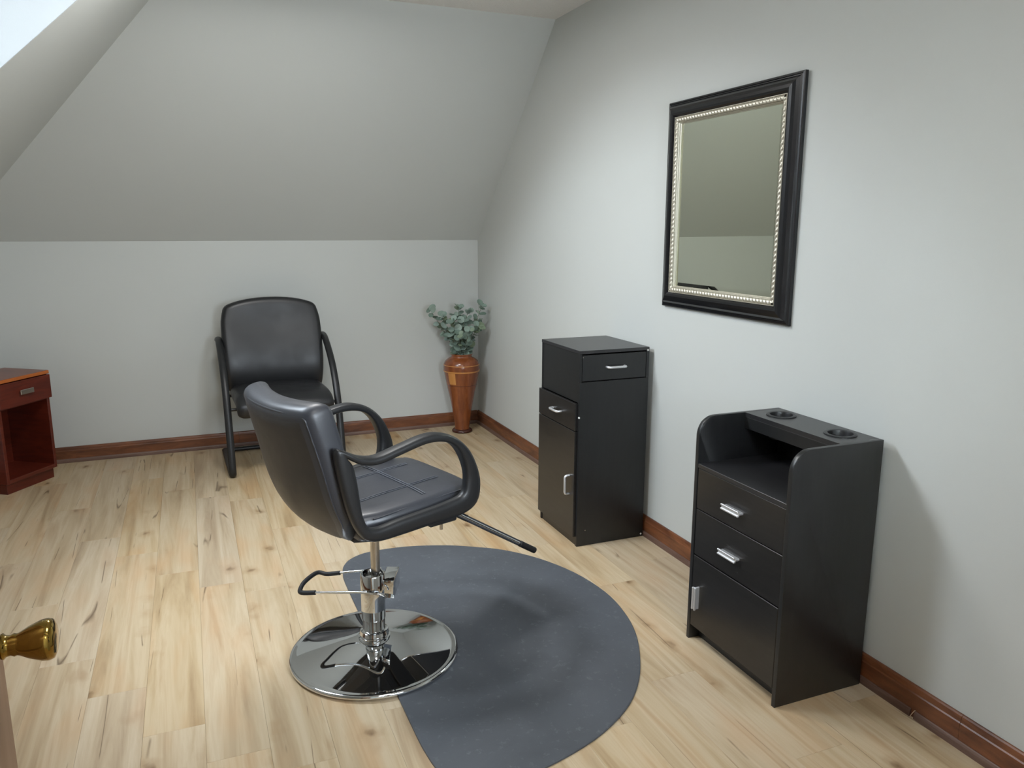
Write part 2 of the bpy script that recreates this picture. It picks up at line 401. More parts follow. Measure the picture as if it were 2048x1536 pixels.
# hallway behind the camera
bm = NB()
box(bm, XL-T, DX1+.16, YF-1.92, YF-1.8, -.1, 2.45); box(bm, XL-T, XL, YF-1.8, YF-T, -.1, 2.45); box(bm, DX1+.06, DX1+.16, YF-1.8, YF-T, -.1, 2.45)
struct('wall_hall', bm, WALL)
bm = NB(); box(bm, XL-T, DX1+.16, YF-1.92, YF-T, 2.45, 2.55); struct('ceiling_hall', bm, CEIL)
# door casing
bm = NB()
for x0, x1 in ((DX0-.07, DX0+.0), (DX1, DX1+.07)): box(bm, x0, x1, YF, YF+.015, 0, DH+.07, .003)
box(bm, DX0, DX1, YF, YF+.015, DH, DH+.07, .003)
struct('trim_1', bm, BASEW)
# baseboards
HB = .1045
def bb_profile(): # (offset from wall, z)
    return [(0,0),(.0,HB),(.006,HB),(.010,HB-.004),(.012,HB-.012),(.013,HB-.022),(.016,HB-.026),(.016,.0)]
def extr(bm, prof, p0, p1, nrm):
    p0, p1, nrm = Vector(p0), Vector(p1), Vector(nrm)
    a = [bm.verts.new(p0+nrm*o+Vector((0,0,z))) for o, z in prof]; b = [bm.verts.new(p1+nrm*o+Vector((0,0,z))) for o, z in prof]
    n = len(prof); bm.faces.new(a); bm.faces.new(b[::-1])
    for i in range(n): bm.faces.new((a[i], a[(i+1) % n], b[(i+1) % n], b[i]))
def shoe_prof(): return [(.0155,0),(.0155,.026),(.018,.0265),(.021,.024),(.0235,.018),(.0245,.01),(.0245,0)]
def baseboard(name, runs, shoes):
    bm = NB(); extr(bm, bb_profile(), *runs[0])
    o = struct(name, bm, BASEW)
    for r in runs[1:]:
        bm = NB(); extr(bm, bb_profile(), *r); obj('board', bm, BASEW, o)
    for s in shoes:
        bm = NB(); extr(bm, shoe_prof(), *s); obj('shoe_moulding', bm, SHOEW, o)
    return o
yj = -4.285
bbr = baseboard('baseboard_right', [((0,0,0),(0,-4.30,0),(-1,0,0)), ((0,-4.3012,0),(0,YF,0),(-1,0,0))],
    [((0,0,0),(0,-4.135,0),(-1,0,0)), ((0,-4.150,0),(0,YF,0),(-1,0,0))])
bm = NB()
tube(bm, [(-.016-.0085*math.cos(a*PI/14), -4.139-.010*math.sin(a*PI/14)*1.0, .004+.024*math.sin(a*PI/14)) for a in range(8)], .0012, 6)
obj('caulk_bead', bm, SEAL, bbr)
baseboard('baseboard_back', [((-.016,0,0),(-1.82,0,0),(0,-1,0)), ((-1.8212,0,0),(XL,0,0),(0,-1,0))], [((-.0245,0,0),(XL,0,0),(0,-1,0))])
baseboard('baseboard_left', [((XL,-.016,0),(XL,YF,0),(1,0,0))], [((XL,-.0245,0),(XL,YF,0),(1,0,0))])
# door (open 90 degrees)
DF, DT = -2.343, .040
DYE = -4.596
bm = NB(); x0, x1 = DF-DT, DF
sty = .034
cols = [(DYE-sty-.33, DYE-sty), (YF+.012+.11, DYE-sty-.33-.11)]
rows = [(.22, .84), (.98, 1.55), (1.66, 1.90)]
# slab with recessed panels
box(bm, x0, x1-.010, YF+.012, DYE, .012, 2.03)
ye = sorted([YF+.012, cols[1][0], cols[1][1], cols[0][0], cols[0][1], DYE]); ze = [.012, .22, .84, .98, 1.55, 1.66, 1.90, 2.03]
for i in range(len(ye)-1):
    for j in range(len(ze)-1):
        if i in (1, 3) and j in (1, 3, 5):
            box(bm, x1-.0099, x1-.003, ye[i]+.022, ye[i+1]-.022, ze[j]+.022, ze[j+1]-.022, .0025)
        else: box(bm, x1-.0102, x1, ye[i], ye[i+1], ze[j], ze[j+1])
door = struct('door_1', bm, DOORW)
bm = NB(); KY, KZ, KT = -4.661, 1.030, -2.266
prof = [(.0, 0), (.033, 0), (.034, .003), (.030, .007), (.018, .010), (.015, .013), (.0165, .016), (.0135, .019), (.0125, .024), (.0145, .028), (.0135, .031), (.0145, .034),
        (.020, .044), (.0255, .058), (.0265, .066), (.0245, .0715), (.018, .0745), (.0, .0755)]
lathe(bm, prof, 40)
kn = obj('door_knob', bm, BRASS, door, 50); kn.rotation_euler = (0, PI/2, 0); kn.location = (KT-.0755, KY, KZ); kn['label'] = 'polished brass door knob'

for py, lb in ((-2.30, 'white square frame of an added fill light nearer to the sloping back wall'), (-4.90, 'white square frame of an added fill light nearer to the doorway')):
    t = thing('fill_light_frame', lb, 'fill light', (-1.60 if py > -3 else -1.5, py, HC), 0, 'added fill frames')  # invented frames around the two added overhead fills, out of view
    if py > -3: t.location.x = -1.65
    for a in ((-.32, -.285, -.32, .32), (.285, .32, -.32, .32), (-.285, .285, -.32, -.285), (-.285, .285, .285, .32)):
        bm = NB(); box(bm, a[0], a[1], a[2], a[3], -.035, 0, .002); obj('frame_strip', bm, WTRIM, t)
# ------------------------------------------------------------------ rubber mat
P = [(-1.535,-2.50,0),(-1.527,-2.40,0),(-1.508,-2.32,0),(-1.455,-2.248,0),(-1.36,-2.208,0),(-1.18,-2.214,0),(-.996,-2.273,0),(-.87,-2.345,0),(-.755,-2.43,0),(-.638,-2.58,0),(-.55,-2.78,0),
     (-.513,-3.0,0),(-.528,-3.19,0),(-.575,-3.36,0),(-.66,-3.53,0),(-.75,-3.66,0),(-.86,-3.765,0),(-1.02,-3.857,0),(-1.218,-3.918,0),(-1.36,-3.93,0),(-1.455,-3.89,0),(-1.508,-3.82,0),(-1.524,-3.72,0),(-1.528,-3.6,0),(-1.53,-3.3,0),(-1.533,-2.9,0)]
bm = NB(); pts = catmull(P, 4, True)
inner = []
MT = .007
cx = Vector((-1.05, -3.07, 0))
def shrink(p, d): return p+(cx-p).normalized()*d
lay = [(0, 0), (0, MT-.002), (.003, MT)]
rings = [[bm.verts.new(shrink(p, d)+Vector((0, 0, z+.0005))) for p in pts] for d, z in lay]
for a, b in zip(rings, rings[1:]):
    n = len(a)
    for i in range(n): bm.faces.new((a[i], a[(i+1) % n], b[(i+1) % n], b[i]))
bm.faces.new(rings[-1]); bm.faces.new(rings[0][::-1])
tag(obj('salon_mat', bm, MAT), 'dark grey D-shaped rubber floor mat lying half under the hydraulic chair', 'mat')

# ------------------------------------------------------------------ salon chair
CH = thing('salon_chair', 'black hydraulic styling chair with round chrome base on the rubber mat', 'chair', (-1.54, -3.115, 0), math.radians(18))
BZ = MT+.001
bm = NB(); lathe(bm, [(.0, BZ), (.300, BZ), (.306, BZ+.004), (.3065, BZ+.010), (.302, BZ+.0155), (.295, BZ+.017), (.286, BZ+.0165), (.278, BZ+.0185), (.24, BZ+.0272), (.19, BZ+.0385), (.14, BZ+.050), (.10, BZ+.0588), (.07, BZ+.0645), (.055, BZ+.066), (0, BZ+.066)], 96)
obj('base_plate', bm, CHROME, CH, 60)
bm = NB(); z = BZ+.060
lathe(bm, [(0, z), (.054, z), (.058, z+.004), (.058, z+.012), (.052, z+.014), (.052, z+.020), (.054, z+.022), (.050, z+.034), (.044, z+.038), (0, z+.038)], 48)
obj('base_collar', bm, CHROME, CH, 35)
bm = NB()
n = 96; ring = []
for zz in (BZ+.093, .150):
    ring.append([bm.verts.new(((.0385+.0018*(1 if (i//4) % 2 else 0))*math.cos(2*PI*i/n), (.0385+.0018*(1 if (i//4) % 2 else 0))*math.sin(2*PI*i/n), zz)) for i in range(n)])
for i in range(n): bm.faces.new((ring[0][i], ring[0][(i+1) % n], ring[1][(i+1) % n], ring[1][i]))
obj('ribbed_sleeve', bm, CHROME, CH, 30)
bm = NB(); lathe(bm, [(0, .148), (.0425, .148), (.0435, .152), (.0435, .318), (.0415, .321), (.038, .320), (.037, .308), (0, .306)], 48); obj('pump_cylinder', bm, CHROME, CH, 40)
bm = NB(); lathe(bm, [(.0, .30), (.0165, .30), (.0165, .525), (0, .525)], 24, (.012, -.003, 0)); obj('piston', bm, STEEL, CH, 40)
# pedal bracket (chrome box) : world offsets -> local
th = math.radians(18)
def W2L(x, y, z=0): return Vector((x*math.cos(th)+y*math.sin(th), -x*math.sin(th)+y*math.cos(th), z))
br = math.atan2(.11, .05)-th
mt = Matrix.Translation(W2L(.070, .024, .262))@Matrix.Rotation(br, 4, 'Z')
bm = NB(); box(bm, -.058, .062, -.024, .024, -.036, .034, .004, mt, 2)
bk = obj('pedal_bracket', bm, CHROME, CH, 40)
bm = NB(); tube(bm, [W2L(.035, .0, .298), W2L(.035, -.012, .312), W2L(.028, .012, .330), W2L(.036, .03, .318)], .005, 8); obj('bracket_clip', bm, CHROME, bk, 60)
bm = NB()
near = [W2L(.035, -.055, .245), W2L(.018, -.062, .262), W2L(-.012, -.052, .268), W2L(-.06, -.012, .262), W2L(-.215, .112, .232)]
far = [W2L(.095, .075, .262), W2L(.07, .115, .262), W2L(.0, .165, .258), W2L(-.105, .232, .236)]
tube(bm, catmull(near, 5), .0048, 8); tube(bm, catmull(far, 5), .0048, 8)
pd = obj('pump_pedal', bm, CHROME, CH, 60)
bm = NB(); gp = [near[-1]+(near[-2]-near[-1]).normalized()*.03, near[-1]+(near[-1]-near[-2]).normalized()*.025, near[-1]+(near[-1]-near[-2]).normalized()*.045+W2L(.012, .02, 0), W2L(-.215, .20, .236), W2L(-.160, .262, .236), far[-1]+(far[-1]-far[-2]).normalized()*.025, far[-1]+(far[-2]-far[-1]).normalized()*.03]
tube(bm, catmull(gp, 6), .0085, 10); obj('pedal_grip', bm, RUB, pd, 60)
# under frame
bm = NB(); box(bm, -.12, .19, -.11, .11, .522, .545, .004); box(bm, -.06, .10, -.06, .06, .512, .525, .004); box(bm, .15, .27, -.155, .155, .500, .560, .006)
obj('under_frame', bm, PLAST, CH, 40)
bm = NB(); lathe(bm, [(0, 0), (.006, 0), (.006, .035), (0, .035)], 12, (.235, -.10, .458)); obj('frame_bolt', bm, STEEL, CH, 40)
# seat
S = [(-.135, .586), (-.09, .588), (-.02, .594), (.08, .600), (.17, .606), (.235, .610), (.275, .609)]
S3 = [Vector((a, 0, b)) for a, b in S]
tn = [(S3[min(i+1, len(S)-1)]-S3[max(i-1, 0)]).normalized() for i in range(len(S))]
nr = [Vector((-t.z, 0, t.x)) for t in tn]
bm = NB(); cushion(bm, S3, tn, nr, (0, 1, 0), [.222, .236, .243, .245, .243, .238, .230], [.046]*5+[.044, .042], .03, .034, None, 10, .010)
seat = obj('seat', bm, LEATH, CH, 180)
def seattop(s, l):
    for (a, b), (c, d) in zip(S, S[1:]):
        if s <= c: break
    zc = b+(d-b)*(s-a)/(c-a)
    return zc+.046+.010*max(0, 1-(l/.245)**4)
bm = NB()
for l0 in (-.10, .10):
    for e in (-.0055, .0055):
        tube(bm, [(s, l0+e, seattop(s, l0)+.0016) for s in [x*.02 for x in range(-6, 12)]], .0017, 6)
for s0 in (.095,):
    for e in (-.0055, .0055):
        tube(bm, [(s0+e, l, seattop(s0, l)+.0022) for l in [x*.02 for x in range(-10, 11)]], .0020, 6)
obj('seat_stitching', bm, m_leather('seam_vinyl', (74, 77, 84), .42), seat, 60)  # paler than the seat vinyl: highlights on the stitches put into colour
for sd in (-1, 1):
    bm = NB(); tube(bm, [(s, sd*.232, seattop(s, 0)-.0185) for s in [x*.02 for x in range(-6, 13)]], .0032, 6)
    obj('seat_piping', bm, LEATH, seat, 60)
# backrest (curved shell that sweeps under the seat)
B = [(-.325, .988), (-.312, .93), (-.293, .85), (-.276, .77), (-.258, .70), (-.234, .642), (-.198, .598), (-.148, .568)]
B3 = catmull([Vector((a, 0, b)) for a, b in B], 3)
tb = [(B3[min(i+1, len(B3)-1)]-B3[max(i-1, 0)]).normalized() for i in range(len(B3))]
nbk = [Vector((-t.z, 0, t.x)) for t in tb]       # points forward/up (towards sitter)
L = len(B3)
hw = [.245+.012*math.sin(PI*i/(L-1)) - (.095*max(0, (i-L*.68)/(L*.32))**1.3) for i in range(L)]
bm = NB(); cushion(bm, B3, tb, nbk, (0, 1, 0), hw, [.046-.008*i/(L-1) for i in range(L)], .026, .034, lambda i, u: .046*(u/.25)**2*(1-.6*max(0, (i-L*.7)/(L*.3)))-.006, 12)
back = obj('backrest', bm, LEATH, CH, 180)
# rear cover panel of the backrest
bm = NB(); idx = list(range(0, L-1)); grid = []
for i in idx:
    row = []
    for k in range(13):
        u = (k/12*2-1)*(hw[i]-.020)
        o_ = .046*(u/.25)**2*(1-.6*max(0, (i-L*.7)/(L*.3)))-.006
        edge = .0022 if 0 < k < 12 and 0 < i < L-2 else -.004
        row.append(bm.verts.new(B3[i]+Vector((0, u, 0))+nbk[i]*(-(.046-.008*i/(L-1))+o_-edge)))
    grid.append(row)
for a, b in zip(grid, grid[1:]):
    for k in range(12): bm.faces.new((a[k], a[k+1], b[k+1], b[k]))
obj('back_cover', bm, LEATHB, back, 60)
bm = NB()
loop = [B3[i]+Vector((0, -(hw[i]-.018), 0))+nbk[i]*(-(.046-.008*i/(L-1))+.050*((hw[i]-.018)/.25)**2-.007) for i in range(L-3, -1, -1)]
loop2 = [Vector((p.x, -p.y, p.z)) for p in loop[::-1]]
topl = [B3[0]+Vector((0, u, .018*math.cos(u/.25*1.2)))+nbk[0]*(-.050+.050*(u/.25)**2) for u in [-.2, -.12, -.04, .04, .12, .2]]
tube(bm, catmull(loop+topl+loop2, 3), .0034, 6); obj('back_piping', bm, LEATH, back, 60)
bm = NB(); prism(bm, [(-.160, -.17, .535), (-.10, -.17, .522), (.14, -.17, .535), (.14, -.17, .560), (-.15, -.17, .570)], (0, .34, 0)); obj('seat_shell', bm, LEATHB, CH, 30)
# armrests
PA = [((-.272,.898),(-.236,.862)),((-.236,.884),(-.214,.848)),((-.19,.862),(-.185,.833)),((-.135,.853),(-.13,.826)),((-.05,.870),(-.051,.842)),((.039,.888),(.038,.859)),((.10,.886),(.10,.857)),((.163,.862),(.146,.840)),
      ((.221,.806),(.180,.802)),((.258,.732),(.203,.744)),((.269,.673),(.205,.693)),((.253,.612),(.192,.655)),((.19,.583),(.15,.643)),((.063,.578),(.064,.634)),((-.05,.573),(-.057,.626)),((-.139,.573),(-.138,.618)),
      ((-.185,.590),(-.175,.632)),((-.215,.630),(-.193,.674)),((-.236,.68),(-.200,.725)),((-.252,.74),(-.206,.776)),((-.266,.81),(-.214,.820)),((-.275,.868),(-.221,.842))]
oc = catmull([(a[0], 0, a[1]) for a, b in PA], 4, True); ic = catmull([(b[0], 0, b[1]) for a, b in PA], 4, True)
def arm_bm(sd):
    bm = NB(); rings = []; n = len(oc); m = 14
    for i, (a, b) in enumerate(zip(oc, ic)):
        f = i/n*len(PA)
        hwid = .026 if (1 < f < 8) else .020
        if 8 <= f < 9.5: hwid = .026-.006*(f-8)/1.5
        if 0 <= f <= 1: hwid = .020+.006*f
        c = (a+b)/2; r = (a-b)/2
        ring = []
        for k in range(m):
            q = 2*PI*k/m; cu, su = math.cos(q), math.sin(q)
            ring.append(bm.verts.new(c+r*math.copysign(abs(cu)**.62, cu)+Vector((0, math.copysign(abs(su)**.62, su)*hwid+sd*.282, 0))))
        rings.append(ring)
    for i in range(n):
        A, Bq = rings[i], rings[(i+1) % n]
        for k in range(m): bm.faces.new((A[k], A[(k+1) % m], Bq[(k+1) % m], Bq[k]))
    return bm
for sd in (-1, 1): obj('armrest', arm_bm(sd), PLAST, CH, 180)
for sd in (-1, 1):
    bm = NB(); box(bm, -.10, .16, min(sd*.225, sd*.27), max(sd*.225, sd*.27), .575, .600, .003); obj('arm_mount', bm, PLAST, CH)
# footrest: chrome framed plate hanging forward
A0, A1 = Vector((.262, 0, .530)), Vector((.665, 0, .268))
ax = (A1-A0).normalized(); nn = Vector((-ax.z, 0, ax.x))
bm = NB()
for sd in (-1, 1): tube(bm, [A0+Vector((0, sd*.09, 0)), A0+ax*.10+Vector((0, sd*.10, 0)), A1+Vector((0, sd*.125, 0))], .007, 10)
tube(bm, [A1+Vector((0, -.125, 0)), A1+Vector((0, .125, 0))], .007, 10); tube(bm, [A0+Vector((0, -.10, 0)), A0+Vector((0, .10, 0))], .008, 10)
tube(bm, [A0+ax*.12+Vector((0, -.105, 0)), A0+ax*.12+Vector((0, .105, 0))], .006, 10)
ft = obj('footrest', bm, CHROME, CH, 60)
def plate(a, b, w0, w1, t0):
    bm = NB(); p = [a+Vector((0, -w0, 0)), a+Vector((0, w0, 0)), b+Vector((0, w1, 0)), b+Vector((0, -w1, 0))]
    prism(bm, [q-nn*t0 for q in p], nn*(2*t0)); return bm
obj('footrest_plate', plate(A0+ax*.02, A0+ax*.115, .085, .095, .0125), PLAST, ft)
bm = plate(A0+ax*.125, A1-ax*.075, .095, .115, .0115); obj('footrest_pad', bm, m_simple('ribbed_pad', (52, 54, 58), .5, 0, .5, (200, .3, .002)), ft)
bm = NB()
for sd in (-1, 1): tube(bm, [A1-ax*.075+Vector((0, sd*.121, 0)), A1+ax*.012+Vector((0, sd*.126, 0))], .0125, 12)
tube(bm, [A1+ax*.006+Vector((0, -.126, 0)), A1+ax*.006+Vector((0, .126, 0))], .0115, 12)
obj('footrest_grip', bm, RUB, ft, 60)

# ------------------------------------------------------------------ guest armchair
GA = math.radians(1.5)
AC = thing('guest_chair', 'black leather sled-base guest armchair standing against the low back wall', 'chair', (-1.573, -.45, 0), GA)
def gp_(y, z): return (y+.45, z)   # helper: world y -> local y
side_pts = [(-.175,.795),(-.215,.806),(-.30,.790),(-.42,.725),(-.53,.640),(-.615,.53),(-.67,.42),(-.705,.30),(-.735,.17),(-.755,.07)]
for sd in (-1, 1):
    bm = NB(); X = sd*.344
    pth = catmull([(X, y+.45, z) for y, z in side_pts], 4)
    pth += [Vector((X, -.762+.45, .040)), Vector((X, -.755+.45, .022)), Vector((X, -.73+.45, .017)), Vector((X, -.60+.45, .017)), Vector((X, -.40+.45, .017)), Vector((X, -.20+.45, .017)), Vector((X, -.135+.45, .017))]
    tube(bm, pth, .0225, 14, flat=.72, side=(1, 0, 0.0001))
    obj('side_frame', bm, PLAST, AC, 60)
bm = NB(); tube(bm, [(-.344, .302, .018), (.344, .302, .018)], .015, 10); obj('floor_crossbar', bm, PLAST, AC, 60)
for y, z in ((-.66+.45, .415), (-.25+.45, .42)):
    bm = NB(); tube(bm, [(-.340, y, z), (.340, y, z)], .010, 8); obj('seat_rail', bm, PLAST, AC, 60)
for sd in (-1, 1):
    bm = NB(); box(bm, min(sd*.30, sd*.35), max(sd*.30, sd*.35), -.135+.42, -.165+.45, .66, .70, .003) if False else tube(bm, [(sd*.29, .262, .74), (sd*.345, .262, .785)], .011, 8)
    obj('back_bracket', bm, PLAST, AC, 60)
# seat
G = [(.20, .455), (.10, .455), (0, .458), (-.12, .462), (-.22, .462), (-.29, .452), (-.335, .428)]
G3 = catmull([Vector((0, a, b)) for a, b in G], 2)
tg = [(G3[min(i+1, len(G3)-1)]-G3[max(i-1, 0)]).normalized() for i in range(len(G3))]
ng = [Vector((0, t.z, -t.y)) for t in tg]
ng = [n if n.z > 0 else -n for n in ng]
bm = NB(); cushion(bm, G3, tg, ng, (1, 0, 0), [.295]*len(G3), [.048]*len(G3), .035, .04, None, 10, .014)
obj('seat', bm, LEATH2, AC, 180)
# backrest
G = [(.192, .50), (.176, .55), (.172, .61), (.184, .69), (.208, .78), (.234, .87), (.254, .94), (.264, .985)]
G3 = catmull([Vector((0, a, b)) for a, b in G], 3); Lg = len(G3)
tg = [(G3[min(i+1, Lg-1)]-G3[max(i-1, 0)]).normalized() for i in range(Lg)]
ng = [Vector((0, -t.z, t.y)) for t in tg]
hwg = [.312+.014*math.sin(PI*i/(Lg-1)*.9)-.008*max(0,(i/(Lg-1)-.8)/.2) for i in range(Lg)]
bm = NB(); cushion(bm, G3, tg, ng, (1, 0, 0), hwg, [.040]*Lg, .032, .034, lambda i, u: .03*(u/.3)**2, 14, .018)
for v in bm.verts:                                   # arched top edge
    k = max(0, (v.co.z-.90)/.11); v.co.z += .046*k*(1-(abs(v.co.x)/.33)**2.0)-.016*k*(abs(v.co.x)/.33)**4
bk2 = obj('backrest', bm, LEATH2, AC, 180)

# ------------------------------------------------------------------ tall salon cabinet (A)
X0, X1, Y0, Y1, HA = -.406, -.026, -2.518, -2.087, .977
A = thing('salon_cabinet', 'tall black laminate cabinet with side drawer, left of the wall mirror', 'cabinet', ((X0+X1)/2, (Y0+Y1)/2, 0))
ox, oy = (X0+X1)/2, (Y0+Y1)/2
def bx(name, x0, x1, y0, y1, z0, z1, mat, par, bev=.0012, O=(ox, oy)):
    bm = NB(); box(bm, x0-O[0], x1-O[0], y0-O[1], y1-O[1], z0, z1, bev); return obj(name, bm, mat, par)
th_ = .016
bx('top_panel', X0, X1, Y0, Y1, HA-th_, HA, BLAMT, A)
bx('side_panel', X0+.002, X1, Y0, Y0+th_, 0, .826, BLAM, A)
bx('side_panel', X0+.002, X1, Y1-th_, Y1, 0, HA-th_, BLAM, A)
bx('corner_post', X0, X0+.013, Y0, Y0+th_, .826, HA-th_, BLAM, A)
bx('corner_post', X1-.016, X1, Y0, Y0+th_, .826, HA-th_, BLAM, A)
bx('back_panel', X1-.006, X1, Y0+th_, Y1-th_, .01, HA-th_, BLAM, A)
bx('upper_front_panel', X0+.004, X0+.018, Y0+th_, Y1-th_, .724, HA-th_, BLAM, A)
bx('shelf', X0+.012, X1-.006, Y0+th_, Y1-th_, .808, .822, BLAM, A)
bx('shelf', X0+.012, X1-.006, Y0+th_, Y1-th_, .570, .584, BLAM, A)
bx('toe_board', X0+.006, X0+.020, Y0+th_, Y1-th_, 0, .060, BLAMF, A)
d1 = bx('drawer', X0+.014, X1-.018, Y0-.001, Y0+.016, .830, .955, BLAM, A, .0015)
d2 = bx('drawer', X0-.012, X0+.004, Y0+.014, Y1, .587, .721, BLAMF, A, .0015)
dr = bx('cabinet_door', X0-.012, X0+.004, Y0+.014, Y1, .048, .583, BLAMF, A, .0015)
def uhandle(name, a, b, out, r, par, O, mat=NICKEL, flat=1.0):
    a, b, out = Vector(a), Vector(b), Vector(out); t = (b-a).normalized(); q = .010; n = out.normalized()
    pts = [a, a+out-n*q, a+out-n*q*.3+t*q*.3, a+out+t*q, b+out-t*q, b+out-n*q*.3-t*q*.3, b+out-n*q, b]
    bm = NB(); tube(bm, [p-Vector((O[0], O[1], 0)) for p in pts], r, 8); return obj(name, bm, mat, par, 60)
O_A = (ox, oy)
uhandle('handle', (-.262, Y0-.001, .893), (-.165, Y0-.001, .893), (0, -.024, 0), .0062, d1, O_A)
uhandle('handle', (X0-.012, -2.352, .652), (X0-.012, -2.262, .652), (-.024, 0, 0), .0062, d2, O_A)
uhandle('handle', (X0-.012, -2.455, .258), (X0-.012, -2.455, .352), (-.024, 0, 0), .0062, dr, O_A)
def dot(par, p, n, r, mat, O, name='screw_cap'):
    bm = NB(); n = Vector(n); c = Vector(p)-Vector((O[0], O[1], 0))
    tube(bm, [c-n*.002, c+n*.0012], r, 12); return obj(name, bm, mat, par)
for q in ((-.035, Y0, .962), (-.037, Y0, .014)): dot(A, q, (0, -1, 0), .0048, WHITE, O_A)
dot(A, (-.404, Y0, .655), (0, -1, 0), .0048, WHITE, O_A)
for q in ((-.389, Y0-.001, .945), (-.358, Y0, .080)): dot(A, q, (0, -1, 0), .0022, STEEL, O_A, 'screw')

# ------------------------------------------------------------------ low salon station (B)
X0, X1, Y0, Y1, HBt = -.399, -.030, -3.936, -3.439, .875
ob, obb = (X0+X1)/2, (Y0+Y1)/2; OB = (ob, obb)
Bc = thing('styling_station', 'low black trolley cabinet with two holder holes in its top, below the mirror', 'cabinet', (ob, obb, 0))
def side_bm(y0, y1):
    bm = NB(); r = .068; pts = [(X0, 0), (X1, 0), (X1, HBt), (X0+r, HBt)]
    for k in range(1, 9): a = PI/2+PI/2*k/9; pts.append((X0+r+r*math.cos(a), HBt-r+r*math.sin(a)))
    pts.append((X0, HBt-r))
    prism(bm, [(x-ob, y0-obb, z) for x, z in pts], (0, y1-y0, 0))
    es = [e for e in bm.edges if abs((e.verts[0].co-e.verts[1].co).y) < 1e-5]
    bmesh.ops.bevel(bm, geom=es, offset=.0014, segments=2, profile=.5, affect='EDGES'); return bm
sp_ = .017
obj('side_panel', side_bm(Y0, Y0+sp_), BLAM, Bc, 30); obj('side_panel', side_bm(Y1-sp_, Y1), BLAM, Bc, 30)
yi0, yi1 = Y0+sp_, Y1-sp_
bx('tray_shelf', X0+.001, X1-.004, yi0, yi1, .684, .700, BLAMT, Bc, O=OB)
bx('back_panel', X1-.008, X1-.002, yi0, yi1, .03, HBt-.016, BLAM, Bc, O=OB)
bx('bottom_shelf', X0+.02, X1-.01, yi0, yi1, .055, .071, BLAM, Bc, O=OB)
bx('toe_board', X0+.045, X0+.060, yi0, yi1, 0, .056, BLAM, Bc, O=OB)
bx('holder_front', -.199, -.185, yi0, yi1, .815, HBt-.016, BLAM, Bc, O=OB)
# top shelf with two round holes
bm = NB(); xs0, xs1 = -.199-ob, X1-ob; ys0, ys1 = yi0-obb, yi1-obb; HO = [(-.108-ob, -3.545-obb), (-.108-ob, -3.828-obb)]; HR = .043
for zt, flip in ((HBt, 1), (HBt-.016, -1)):
    bounds = [(ys0, (HO[0][1]+HO[1][1])/2, HO[1]), ((HO[0][1]+HO[1][1])/2, ys1, HO[0])]
    for ya, yb, (hx, hy) in bounds:
        n = 32; inner = []; outer = []
        for k in range(n):
            a = 2*PI*k/n+PI/n; dx, dy = math.cos(a), math.sin(a); inner.append(bm.verts.new((hx+HR*dx, hy+HR*dy, zt)))
            t1 = min(((xs1-hx)/dx if dx > 0 else (xs0-hx)/dx), ((yb-hy)/dy if dy > 0 else (ya-hy)/dy)); outer.append(bm.verts.new((hx+t1*dx, hy+t1*dy, zt)))
        cs = {}
        for k in range(n):
            j = (k+1) % n; A_, B_ = outer[k].co, outer[j].co
            if abs(A_.x-B_.x) > 1e-5 and abs(A_.y-B_.y) > 1e-5:
                cx_ = xs1 if (A_.x+B_.x)/2 > hx else xs0; cy_ = yb if (A_.y+B_.y)/2 > hy else ya
                c_ = bm.verts.new((cx_, cy_, zt)); bm.faces.new((inner[k], outer[k], c_, outer[j], inner[j]))
            else: bm.faces.new((inner[k], outer[k], outer[j], inner[j]))
box(bm, xs0, xs0+.0005, ys0, ys1, HBt-.016, HBt)
obj('top_shelf', bm, BLAMT, Bc)
for hx, hy in HO:
    bm = NB(); lathe(bm, [(HR+.010, HBt), (HR+.010, HBt+.003), (HR+.004, HBt+.0055), (HR-.002, HBt+.004), (HR-.004, HBt-.002), (HR-.006, HBt-.085), (0, HBt-.088)], 40, (hx, hy, 0))
    o = obj('tool_holder', bm, PLAST, Bc, 40); o['label'] = 'round black plastic ring insert'
fd = X0+.0025
db1 = bx('drawer', fd, fd+.016, yi0+.0015, yi1-.0015, .5285, .6825, BLAMF, Bc, .0015, OB)
db2 = bx('drawer', fd, fd+.016, yi0+.0015, yi1-.0015, .348, .5255, BLAMF, Bc, .0015, OB)
db3 = bx('cabinet_door', fd-.001, fd+.015, yi0+.0035, yi1-.0015, .060, .344, BLAMF, Bc, .0015, OB)
def rail_handle(par, c, axis, L_):
    # aluminium double rail handle
    bm = NB(); cx_, cy_, cz_ = c[0]-ob, c[1]-obb, c[2]
    def b_(o0, o1, w0, w1):
        if axis == 'y': box(bm, cx_-o1, cx_-o0, cy_-L_/2, cy_+L_/2, cz_+w0, cz_+w1, .0012)
        else: box(bm, cx_-o1, cx_-o0, cy_+w0, cy_+w1, cz_-L_/2, cz_+L_/2, .0012)
    b_(.016, .020, -.0095, .0095); b_(.018, .0245, .0045, .0105); b_(.018, .0245, -.0105, -.0045); b_(-.001, .017, -.004, .004)
    return obj('handle', bm, NICKEL, par)
rail_handle(db1, (fd, -3.672, .5965), 'y', .094); rail_handle(db2, (fd, -3.668, .4285), 'y', .094); rail_handle(db3, (fd-.001, -3.500, .188), 'z', .088)

